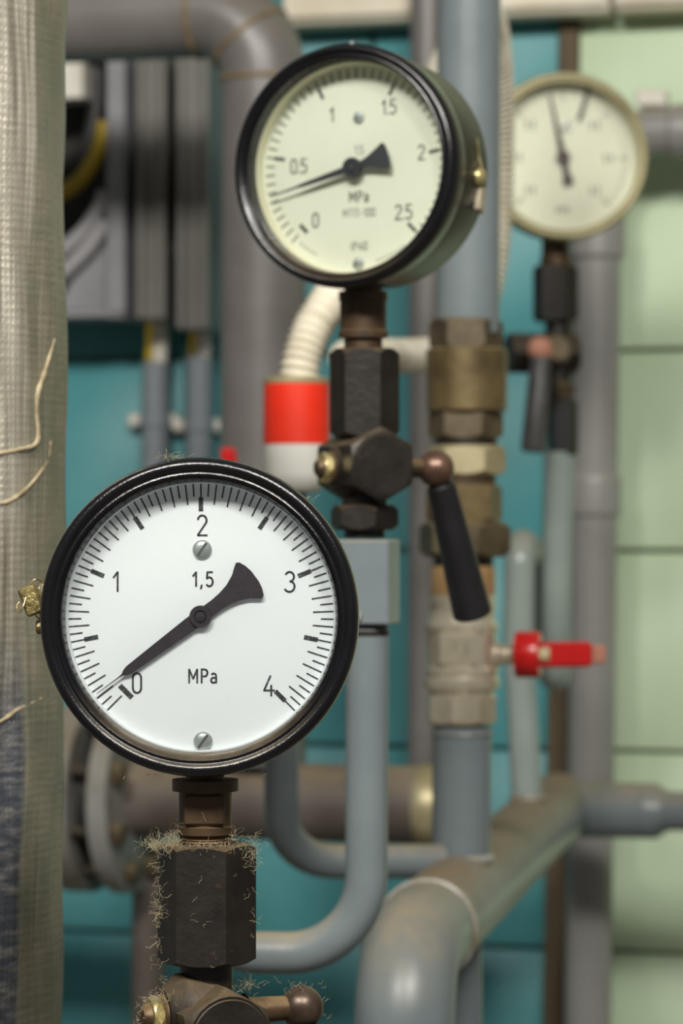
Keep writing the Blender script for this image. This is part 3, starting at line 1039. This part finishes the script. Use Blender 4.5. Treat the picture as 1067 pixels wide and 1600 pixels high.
# ------------------------------------------------------------------ riser: header, lower pipe, ball valve, brass fittings, upper pipe
DR = 1.71
HN, HF = P(667, 1452, 1.58), P(868, 1264, 2.235)
hd = (HF - HN).normalized()
t = thing('header_pipe', V((HN.x, HN.y - .07, 0)), 'fat dusty grey header pipe with elbow running back beneath the ball valve', 'pipe')
RH = .0240
build('run', Geo().tube([HN, HF + hd * .016], RH, 36), M['grey_header'], t)
dn_ = HN - hd * .078
elb = fillet([HN, dn_, V((dn_.x - .006, dn_.y - .004, CAMZ - .75)), V((dn_.x - .006, dn_.y - .004, 0))], [.066, .01], 16)
build('elbow', Geo().tube(elb, RH * .985, 36), M['grey'], t)
fw = axis_frame(HN, HF)
build('weld_bead', Geo().ring(fw, RH, .0016, 48, 8), M['weld'], t)
OA, OB, OC = P(893, 1266, 2.235), P(1018, 1267, 2.205), P(1330, 1269, 2.13)
build('outlet_pipe', Geo().tube([HF + V((0, 0, 0)), OB], .0192, 32), M['grey'], t)
fo = axis_frame(OB, OC)
build('reducer', Geo().lathe(fo, [(.0192, -.0005), (.0190, .003), (.0145, .010), (.0138, .013)], 32), M['grey'], t)
build('outlet_pipe', Geo().tube([OB + fo.Z * .012, OC], .0136, 28), M['grey'], t)
build('end_weld', Geo().ring(axis_frame(OA, OB), .0192, .0013, 40, 8), M['weld'], t)
sp = HN + hd * .135
build('support_leg', Geo().tube([sp - V((0, 0, .015)), V((sp.x + .004, sp.y, 0))], .0110, 24), M['grey'], t)

# lower riser stub
RB, RT = P(720, 1405, DR), P(722, 1135, DR)
t = thing('riser_stub', RB, 'short upright grey pipe between the header and the nickel ball valve', 'pipe')
build('pipe', Geo().tube([RB + V((0, 0, .015)), RT], 46 / F * DR, 36), M['grey'], t)
build('weld_bead', Geo().ring(Fr(P(720, 1340, DR)), 46 / F * DR, .0022, 40, 8), M['weld'], t)
build('end_rim', Geo().ring(Fr(P(722, 1146, DR)), 45 / F * DR, .0012, 40, 8), M['grey'], t)

# nickel ball valve with red lever
BV = 721
t = thing('ball_valve', P(BV, 1132, DR), 'nickel ball valve with red lever on the central riser', 'valve')
build('lower_end', vhex(Geo(), BV, DR, 1130, 1084, 56, -62, .0012, 8), M['nickel'], t, sharp=20)
build('lower_collar', vlathe(Geo(), BV, DR, [(1086, 50), (1078, 52), (1074, 59), (1062, 60), (1058, 57), (1054, 55)]), M['nickel'], t)
body = build('body', vlathe(Geo(), BV, DR, [(1056, 55), (1052, 58), (1044, 58), (1040, 54), (1012, 55), (988, 54), (984, 57.5), (976, 57.5), (972, 54), (966, 51), (955, 50)], 48), M['nickel'], t)
fb = yawed(P(BV, 1012, DR), -8)
build('flat', Geo().box(fb, -.0105, .0105, -.0195, -.012, -.0085, .0085, ch=.0012), M['nickel'], body)
pm = Print(fb, -.01965)
pm.text('P', -.0030, 0, .0085, .0005)
for k in range(18):
    a, b_ = math.radians(20 + 18 * k), math.radians(20 + 18 * (k + 1))
    pm.quad((.0040 + .0046 * math.cos(a), .0046 * math.sin(a)), (.0040 + .0046 * math.cos(b_), .0046 * math.sin(b_)), .00045)
pm.text('3', .0040, 0, .0050, .0004)
build('embossed_mark', pm, M['brass_pale'], body, smooth=False)
build('upper_end', vlathe(Geo(), BV + 2, DR, [(960, 49), (955, 51), (925, 50), (915, 49)]), M['nickel'], t)
fv = yawed(P(BV, 1022, DR), -10)
fvx = Fr(fv.o, fv.Y, fv.Z, fv.X)
build('stem_housing', Geo().lathe(fvx, [(.0068, .012), (.0066, .0200), (.0054, .0212), (.0052, .0335)], 28), M['nickel'], t)
hub = build('lever_hub', Geo().lathe(fvx, [(.0040, .0292), (.0118, .0292), (.0124, .0300), (.0124, .0412), (.0116, .0424), (.0040, .0424)], 36), M['red_plastic'], t, sharp=40)
build('stem_nut', Geo().hexa(fvx, .0062, .0420, .0478, .3, .001), M['brass_pale'], t, sharp=20)
lev = fv.at(.0455, 0, 0)
build('lever', Geo().box(Fr(lev(0, 0, 0), fv.X + fv.Y * .40, fv.Y - fv.X * .40, fv.Z), -.004, .0245, -.004, .004, -.0066, .0066, ch=.0016), M['red_plastic'], t)
build('lever_tip', Geo().box(Fr(lev(0, 0, 0), fv.X + fv.Y * .40, fv.Y - fv.X * .40, fv.Z), .0240, .0325, -.0026, .0026, -.0050, .0050, ch=.0010), M['salmon'], t)

# brass union above the ball valve
t = thing('brass_union', P(723, 930, DR), 'tall stack of old brass nuts and sleeves on the central riser', 'fitting')
build('tail_sleeve', vlathe(Geo(), 723, DR, [(935, 49), (925, 51), (895, 51), (884, 49)]), M['copper'], t)
build('neck', vlathe(Geo(), 724, DR, [(900, 47), (866, 47)]), M['iron'], t)
build('union_nut', vhex(Geo(), 726, DR, 870, 816, 73, -74, .0016), M['brass_dark'], t, sharp=20)
build('middle_hex', vhex(Geo(), 725, DR, 818, 757, 61, -50, .0016), M['brass'], t, sharp=20)
build('neck', vlathe(Geo(), 727, DR, [(770, 48), (735, 48)]), M['bronze'], t)
build('pale_hex', vhex(Geo(), 729, DR, 742, 696, 61, -65, .0014), M['brass_pale'], t, sharp=20)
build('neck', vlathe(Geo(), 728, DR, [(705, 49), (680, 49)]), M['iron'], t)
build('upper_hex', vhex(Geo(), 727, DR, 686, 640, 59, -66, .0014), M['brass_dark'], t, sharp=20)
build('sleeve', vlathe(Geo(), 729, DR, [(644, 58), (641, 63), (560, 64), (548, 64), (544, 60)], 44), M['brass'], t, sharp=25)
build('top_hex', vhex(Geo(), 728, DR, 548, 498, 58, -62, .0016), M['brass_dark'], t, sharp=20)
ta, tb = P(731, 520, DR), P(741, -420, DR)
t = build('riser_pipe', Geo().tube([ta, tb + V((0, 0, .7))], 49.5 / F * DR, 40), M['grey'], origin=ta)
tag(t, 'upright grey pipe rising from the brass fittings behind the cream-faced gauge', 'pipe')

# thinner pipe behind the riser
ta, tb = WP(664, 1215, .055), WP(674, -420, .055)
t = build('back_pipe', Geo().tube([ta, tb + V((0, 0, .5))], .0132, 28), M['grey_warm'], origin=ta)
tag(t, 'slim grey pipe on the teal tiles behind the central riser', 'pipe')

# ------------------------------------------------------------------ gauge 3 and its cock
D3 = 2.06
f3 = yawed(P(884, 243, D3 - .014), 5)
q3 = D3 / F


def print3(p):
    s = q3
    seg_ticks(p, 60, 270, 105 * s, 93 * s, 98 * s, 1.0 * s)
    for k in range(0, 7):
        p.tick(-135 + 45 * k, 105 * s, 88 * s, 1.8 * s)


def print3b(p):
    s = q3
    for k in range(7):                           # numerals too blurred to read: short bars where they stand
        a = math.radians(-135 + 45 * k)
        x, z = 72 * s * math.sin(a), 72 * s * math.cos(a)
        if k == 3:
            continue
        for dx in (-5, 5):
            p.quad((x + dx * s, z - 7 * s), (x + dx * s, z + 7 * s), 2.2 * s)
    for dx in (-8, 0, 8):
        p.quad((dx * s, -86 * s), (dx * s, -76 * s), 2.6 * s)


s3 = q3
half3 = [(-44 * s3, 4 * s3), (-42 * s3, 8 * s3), (-34 * s3, 8 * s3), (-22 * s3, 4.5 * s3), (0, 6 * s3), (30 * s3, 4 * s3), (60 * s3, 2.4 * s3), (100 * s3, 1.4 * s3)]
G3 = gauge('pressure_gauge', 'blurred old gauge with tan rim in front of green tiles', f3, dict(
    R=.0540, ri=.0492, depth=.040, yd=.0140, bezel='bezel_tan', case='bezel_tan', spacer='rim_cream', dial='dial_old', ink='ink_pale', print=print3, print2=print3b,
    smat='white_plastic_and_glint', screws=[(5 * s3, 50 * s3, 10 * s3, 40)], half=half3, deg=-12, lift=.0035, hub=11 * s3, pmat='pointer_brown'))  # the screw's highlight is painted in as a plain white head
hp = [(24 * s3, 62 * s3), (40 * s3, 112 * s3)]
build('set_hand', Geo().plate(f3, [(22 * s3, 60 * s3), (29 * s3, 58 * s3), (44 * s3, 110 * s3), (39 * s3, 112 * s3)], .0088 + .002, .0092 + .002), M['ink_soft'], G3, smooth=False)
D3s = 2.075
build('socket', vlathe(Geo(), 868, D3s, [(350, 22), (400, 22), (402, 24), (420, 24)]), M['bronze'], G3)

fc3 = yawed(P(872, 585, D3s), 62)
CX3 = 868
t = thing('gauge_cock', P(CX3, 712, D3s), 'dark gauge cock with dusty lever under the blurred old gauge', 'valve', 'gauge cocks under the gauges')
build('coupling_nut', vhex(Geo(), CX3, D3s, 503, 415, 35.5, -70, .0014), M['iron'], t, sharp=20)
build('neck', vlathe(Geo(), 871, D3s, [(640, 20), (600, 22), (560, 24), (505, 19), (500, 19)]), M['iron'], t)
build('lower_nut', vhex(Geo(), 879, D3s, 712, 625, 24, -66, .0014), M['bakelite'], t, sharp=20)
fx = Fr(P(872, 553, D3s), V((0, 0, 1)), V((-.25, 1, 0)), V((-1, -.25, 0)))
build('hex_body', Geo().hexa(fx, .0148, -.012, .034, .5, .0014), M['iron'], t, sharp=20)
fk = Fr(P(866, 548, D3s - .012), V((1, 0, 0)), V((0, 0, 1)), V((.15, -1, 0)))
build('plug_sleeve', Geo().cyl(fk, .0095, -.004, .006), M['brass_dark'], t)
build('plug_nut', Geo().hexa(fk, .0075, .004, .011, .1, .001), M['brass_dark'], t, sharp=20)
build('stem', Geo().tube([P(868, 600, D3s), P(886, 612, D3s - .012)], .0058, 20), M['brass_dark'], t)
build('ball_knob', Geo().sphere(P(844, 546, D3s - .024), .0082), M['salmon'], t)
a, e = P(845, 556, D3s - .024), P(833, 706, D3s - .030)
fa = axis_frame(a, e)
Ll = (e - a).length
build('lever_handle', Geo().lathe(fa, [(.0056, 0), (.0066, .002), (.0082, Ll - .002), (.0072, Ll), (1e-6, Ll)], 28), M['bakelite_grey'], t)

# siphon of gauge 3: down from the cock, round, up over and down to the header
t = thing('siphon_tube', P(865, 1060, D3s), 'pale glossy siphon tube bent between header and blurred old gauge', 'pipe')
hp_ = HN + hd * ((HF - HN).length * .72)
da = hp_.y
path = fillet([P(874, 706, D3s), P(868, 960, D3s), P(868, 1062, D3s + .02), P(850, 1030, D3s + .075), P(830, 860, D3s + .05), P(812, 848, da), P(810, 1010, da), V((hp_.x, hp_.y, hp_.z + .01))],
              [.2, .014, .02, .02, .014, .2], 12)
build('tube', Geo().tube(path, .0098, 26), M['grey_pale'], t, sharp=70)
wj = V((hp_.x, hp_.y, hp_.z + RH))
build('weld_bead', Geo().ring(Fr(wj), .0102, .0022, 32, 8), M['weld'], t)

# ------------------------------------------------------------------ grey drain pipe at the right
DP = 2.345
t = thing('drain_pipe', V((P(920, 1600, DP).x, P(920, 1600, DP).y, 0)), 'grey plastic drain pipe with sockets in front of green tiles', 'pipe')
RD = .0172
pa, pb = P(918, 1600, DP), P(936, 205, DP)
path = fillet([V((pa.x - .012, pa.y, 0)), pa, pb, P(1330, 205, DP - .055)], [.2, .045], 14)
build('pipe', Geo().tube(path, RD, 32), M['grey_plastic'], t)
ax_ = axis_frame(pa, pb)
lz = lambda y: (V((0, 0, P(0, y, DP).z)) - V((0, 0, pa.z))).z
for y0, y1, k in ((802, 745, 1.13), (400, 330, 1.16)):
    build('socket', Geo().lathe(ax_, [(RD, lz(y0) - .003), (RD * k, lz(y0)), (RD * k, lz(y1) - .004), (RD * (k - .03), lz(y1)), (RD, lz(y1) + .003)], 32), M['grey_plastic'], t)
fh = axis_frame(P(990, 205, DP - .008), P(1330, 205, DP - .055))
build('socket', Geo().lathe(fh, [(RD, .028), (RD * 1.14, .030), (RD * 1.14, .060), (RD, .064)], 32), M['grey_plastic'], t)
g = Geo().box(Fr(fh(0, 0, 0) + V((.012, -.004, .0165)), fh.Z, fh.Z.cross(V((0, 0, 1))) * -1), -.010, .013, -.009, .009, 0, .0125, ch=.002)
build('clamp', g, M['white_plastic_and_glint'], t)

# ------------------------------------------------------------------ red and white sleeve with corrugated hose
DS = 1.63
DB_ = 2.16
t = thing('hose_sleeve', P(462, 840, DS), 'red and white cylinder with cream corrugated hose beside the dark gauge cock', 'fitting')
build('red_band', vlathe(Geo(), 463, DS, [(694, 51), (694, 52), (602, 51), (598, 51)]), M['red'], t)
build('white_body', vlathe(Geo(), 463, DS, [(770, 30), (764, 40), (748, 50), (740, 51), (696, 51), (694, 51)]), M['white_plastic_and_glint'], t)
build('top_rim', vlathe(Geo(), 463, DS, [(600, 51), (594, 52), (590, 50), (588, 36)]), M['brass_pale'], t)
build('tail_pipe', Geo().tube(fillet([P(455, 764, DS), P(455, 980, DS), P(418, 985, DB_ - .026)], .03), .0078, 24), M['brown_pipe'], t)
hp = spline([P(466, 600, DS), P(472, 560, DS), P(490, 510, DS + .005), P(525, 455, DS + .02), P(600, 330, 1.72), P(690, 120, 1.80), P(750, 30, 1.84),
             P(770, 60, 1.88), P(778, 200, 1.92), P(773, 370, 1.93), P(752, 480, 1.93), P(710, 545, 1.91), P(640, 556, 1.88), P(590, 556, 1.84), P(540, 560, 1.78)], 34)
# corrugation: a ripple along the length
def resample(pts, step):
    out, need = [pts[0]], step
    for a, b_ in zip(pts, pts[1:]):
        L = (b_ - a).length
        while need <= L:
            out.append(a + (b_ - a) * (need / L))
            need += step
        need -= L
    return out


hp = resample(hp, .00065)
rad, acc = [], 0.0
for i, p in enumerate(hp):
    if i:
        acc += (p - hp[i - 1]).length
    taper = 1.0
    rad.append((.0095 + .0010 * math.sin(acc / .0040 * 2 * math.pi)) * taper)
build('corrugated_hose', Geo().tube(hp, rad, 20), M['hose'], t, sharp=70)

# ------------------------------------------------------------------ big grey pipe with mitred elbow, upper left
DB = 2.16
RBp = .0292
u2 = U
bx0 = P(412, 18, DB)
left = bx0 - U * 0.42
low = P(410, 1252, DB) + V((0, 0, .0255))
t = thing('elbow_pipe', low, 'big warm grey pipe with welded elbow coming down behind both gauges', 'pipe')
path = fillet([left, bx0, low], [.046], 12)
build('pipe', Geo().tube(path, RBp, 40), M['grey_warm'], t, sharp=60)
mid = path[1:14]
for idx in (0, 7, 12):
    p = mid[idx]
    tg = (path[idx + 2] - path[idx]).normalized()
    x_ = tg.cross(V((0, 1, 0))).normalized()
    build('weld_bead', Geo().ring(Fr(p, x_, tg.cross(x_), tg), RBp, .0016, 44, 8), M['weld_rust'], t)

# horizontal brown pipe with a flanged joint
c0 = P(410, 1252, DB)
right = c0 + U * .122
leftp = c0 - U * .40
t = thing('flanged_pipe', P(230, 1310, 2.23), 'dusty brown horizontal pipe with a bolted flange joint below the large white gauge', 'pipe')
build('pipe', Geo().tube([leftp, right], .0262, 36), M['brown_pipe'], t)
fr_ = axis_frame(right, right + U)
build('end_cap', Geo().lathe(fr_, [(.0262, -.012), (.0275, -.010), (.0275, -.002), (.0255, .004), (.018, .009), (1e-6, .011)], 36), M['brass_pale'], t)
ff = axis_frame(c0 - U * .118, c0)
RF = .0650
for h0, h1 in ((-.0190, .0000), (.0150, .0290)):
    build('flange', Geo().lathe(ff, [(.026, h0), (RF - .001, h0), (RF, h0 + .001), (RF, h1 - .001), (RF - .001, h1), (.026, h1)], 48), M['flange'], t)
build('gasket', Geo().cyl(ff, .047, .0002, .0148), M['dark'], t)
for k in range(8):
    a = math.radians(22 + 45 * k)
    fk = ff.at(.0530 * math.cos(a), .0530 * math.sin(a), 0)
    b_ = build('bolt', Geo().cyl(fk, .0045, -.026, .035, n=16), M['iron'], t)
    build('bolt_nut', Geo().hexa(fk, .0082, .0292, .0365, .2, .001), M['brass_dark'], b_, sharp=20)
nk = c0 - U * .085
pt = P(232, 1330, 2.215)
t = build('down_pipe', Geo().tube([V((pt.x, pt.y, pt.z)), V((pt.x - .004, pt.y, 0))], .0112, 24), M['brown_pipe'], origin=V((pt.x, pt.y, 0)))
tag(t, 'thin brown upright pipe below the flange joint', 'pipe')

# small valve with red lever on the big pipe; its tip shows over the large gauge
DV = 2.06
t = thing('drain_cock', P(372, 800, DV), 'small cock whose red lever tip shows over the large gauge ring', 'valve')
fk = axis_frame(P(372, 770, DV), P(380, 770, DB - .02))
build('body', Geo().hexa(fk, .011, -.004, .062, .2, .001), M['nickel'], t, sharp=20)
build('lever', Geo().tube(spline([P(372, 772, DV - .006), P(362, 745, DV - .010), P(357, 712, DV - .012), P(357, 700, DV - .012)], 6), [.0052] * 16 + [.0052, .0048, .0036], 18), M['red_plastic'], t)

# ------------------------------------------------------------------ electrical: open cabinet, trays, conduits, cables
t = thing('cable_cabinet', WP(150, 495, .0), 'open grey metal cable cabinet with tangled cables left of the cable trays', 'cabinet')


def wbox(x0, x1, y0, y1, o0, o1, ch=.0008):
    """box on the wall from a pixel rectangle measured at its front, between two distances from the wall"""
    a, b_ = WP(x0, y1, o1), WP(x1, y0, o1)
    ua, ub = (a - W0).dot(U), (b_ - W0).dot(U)
    return Geo().box(wfr, ua, ub, -o1, -o0, a.z, b_.z, ch=ch)


build('back_panel', wbox(-60, 196, 82, 499, .002, .006), M['dark'], t)
build('front_post', wbox(166, 194, 84, 497, .006, .085), M['box_grey'], t)
build('bottom_rail', wbox(-60, 194, 484, 499, .006, .085), M['box_grey'], t)
build('top_rail', wbox(-60, 194, 70, 86, .006, .085), M['box_grey'], t)
build('gusset', Geo().plate(wfr, [((WP(x, y, .07) - W0).dot(U), WP(x, y, .07).z) for x, y in ((90, 484), (168, 484), (168, 330))], -.070, -.067), M['box_grey'], t, smooth=False)
build('inner_bracket', wbox(60, 128, 85, 155, .04, .075), M['white_plastic_and_glint'], t)
for pts, r, m, lab in (([(165, 190), (158, 225), (140, 262), (112, 292), (60, 320)], .0062, 'cable_yellow', 'yellow cable sagging inside the open cable cabinet'),
                       ([(166, 300), (150, 335), (120, 372), (60, 420)], .0060, 'cable_grey', 'grey cable slanting inside the open cable cabinet, upper of two'),
                       ([(166, 345), (140, 385), (100, 425), (60, 455)], .0060, 'cable_grey', 'grey cable slanting inside the open cable cabinet, lower of two'),
                       ([(150, 88), (152, 160), (140, 220), (110, 260), (60, 280)], .0070, 'cable_black', 'black cable hanging inside the open cable cabinet')):
    off = .078 if m != 'cable_black' else .050
    c = build('cable', Geo().tube(spline([WP(x, y, off) for x, y in pts], 8), r, 16), M[m], origin=WP(pts[-1][0], pts[-1][1], off))
    tag(c, lab, 'cable', 'cables in the cabinet')

t = thing('tray_shade', WP(270, 400, 0), 'dark sheet for the shade behind the two upright cable trays', 'shade_sheet')
build('shade_sheet', wbox(197, 350, 86, 398, .002, .020), M['dark'], t)  # deep shade between the trays, put in as a dark sheet
for x0, x1, y1, lab in ((212, 258, 500, 'upright grey cable tray nearer the open cabinet'), (275, 326, 516, 'upright grey cable tray nearer the big elbow pipe')):
    t = thing('cable_tray', WP((x0 + x1) / 2, y1, .03), lab, 'cable tray', 'upright cable trays')
    build('channel', wbox(x0, x1, 84, y1, .022, .075, ch=.002), M['tray_grey'], t)
    build('lip', wbox(x0, x0 + 11, 86, y1 - 2, .075, .081, ch=.001), M['tray_grey'], t)
    build('lip', wbox(x1 - 11, x1, 86, y1 - 2, .075, .081, ch=.001), M['tray_grey'], t)
    build('bracket', wbox(x0 - 10, x1 + 8, 376, 398, .020, .050), M['tray_grey'], t)
for cx, yt, yb, lab in ((244, 565, 1150, 'grey wall conduit under the tray nearer the cabinet'), (312, 556, 1150, 'grey wall conduit under the tray nearer the elbow pipe')):
    t = thing('conduit', WP(cx, yb, .02), lab, 'conduit', 'conduits under the trays')
    fa = axis_frame(WP(cx - 6, yb, .022), WP(cx, yt, .022))
    Lc = (WP(cx, yt, .022) - WP(cx - 6, yb, .022)).length
    build('tube', Geo().cyl(fa, .0105, 0, Lc, ch=.001, n=28), M['conduit'], t)
    for side, xx in ((-1, cx - 34), (1, cx + 22)):
        yy = 657 + (cx - 244) * .12
        cp = WP(xx, yy, .014)
        fk = Fr(cp, U, V((0, 0, 1)), NW)
        build('clip_screw', Geo().lathe(fk, [(.0056, -.012), (.0056, .001), (.003, .004), (1e-6, .0045)], 20), M['white_plastic_and_glint'], t)
    yy = 657 + (cx - 244) * .12
    build('clip', Geo().lathe(axis_frame(WP(cx - 1, yy + 9, .022), WP(cx - 1, yy - 9, .022)), [(.0106, 0), (.0122, 0), (.0122, .009), (.0106, .009)], 28, closed=True), M['conduit'], t)
    for dx, m, lb in ((-7, 'cable_yellow', 'yellow cable'), (6, 'cable_white', 'white cable')):
        lab2 = lb + (' entering the conduit nearer the cabinet' if cx < 280 else ' entering the conduit nearer the elbow pipe')
        pa, pb = WP(cx + dx - 1, yt + 6, .024), WP(cx + dx + 2, (495 if cx < 280 else 510), .030)
        c = build('cable', Geo().tube(spline([pa, (pa + pb) / 2, pb + V((0, 0, .004))], 5), .0050 if dx < 0 else .0062, 16), M[m], origin=pa)
        tag(c, lab2, 'cable', 'cables into the conduits')

for o in list(bpy.data.objects):
    if '_o' in o:
        del o['_o']
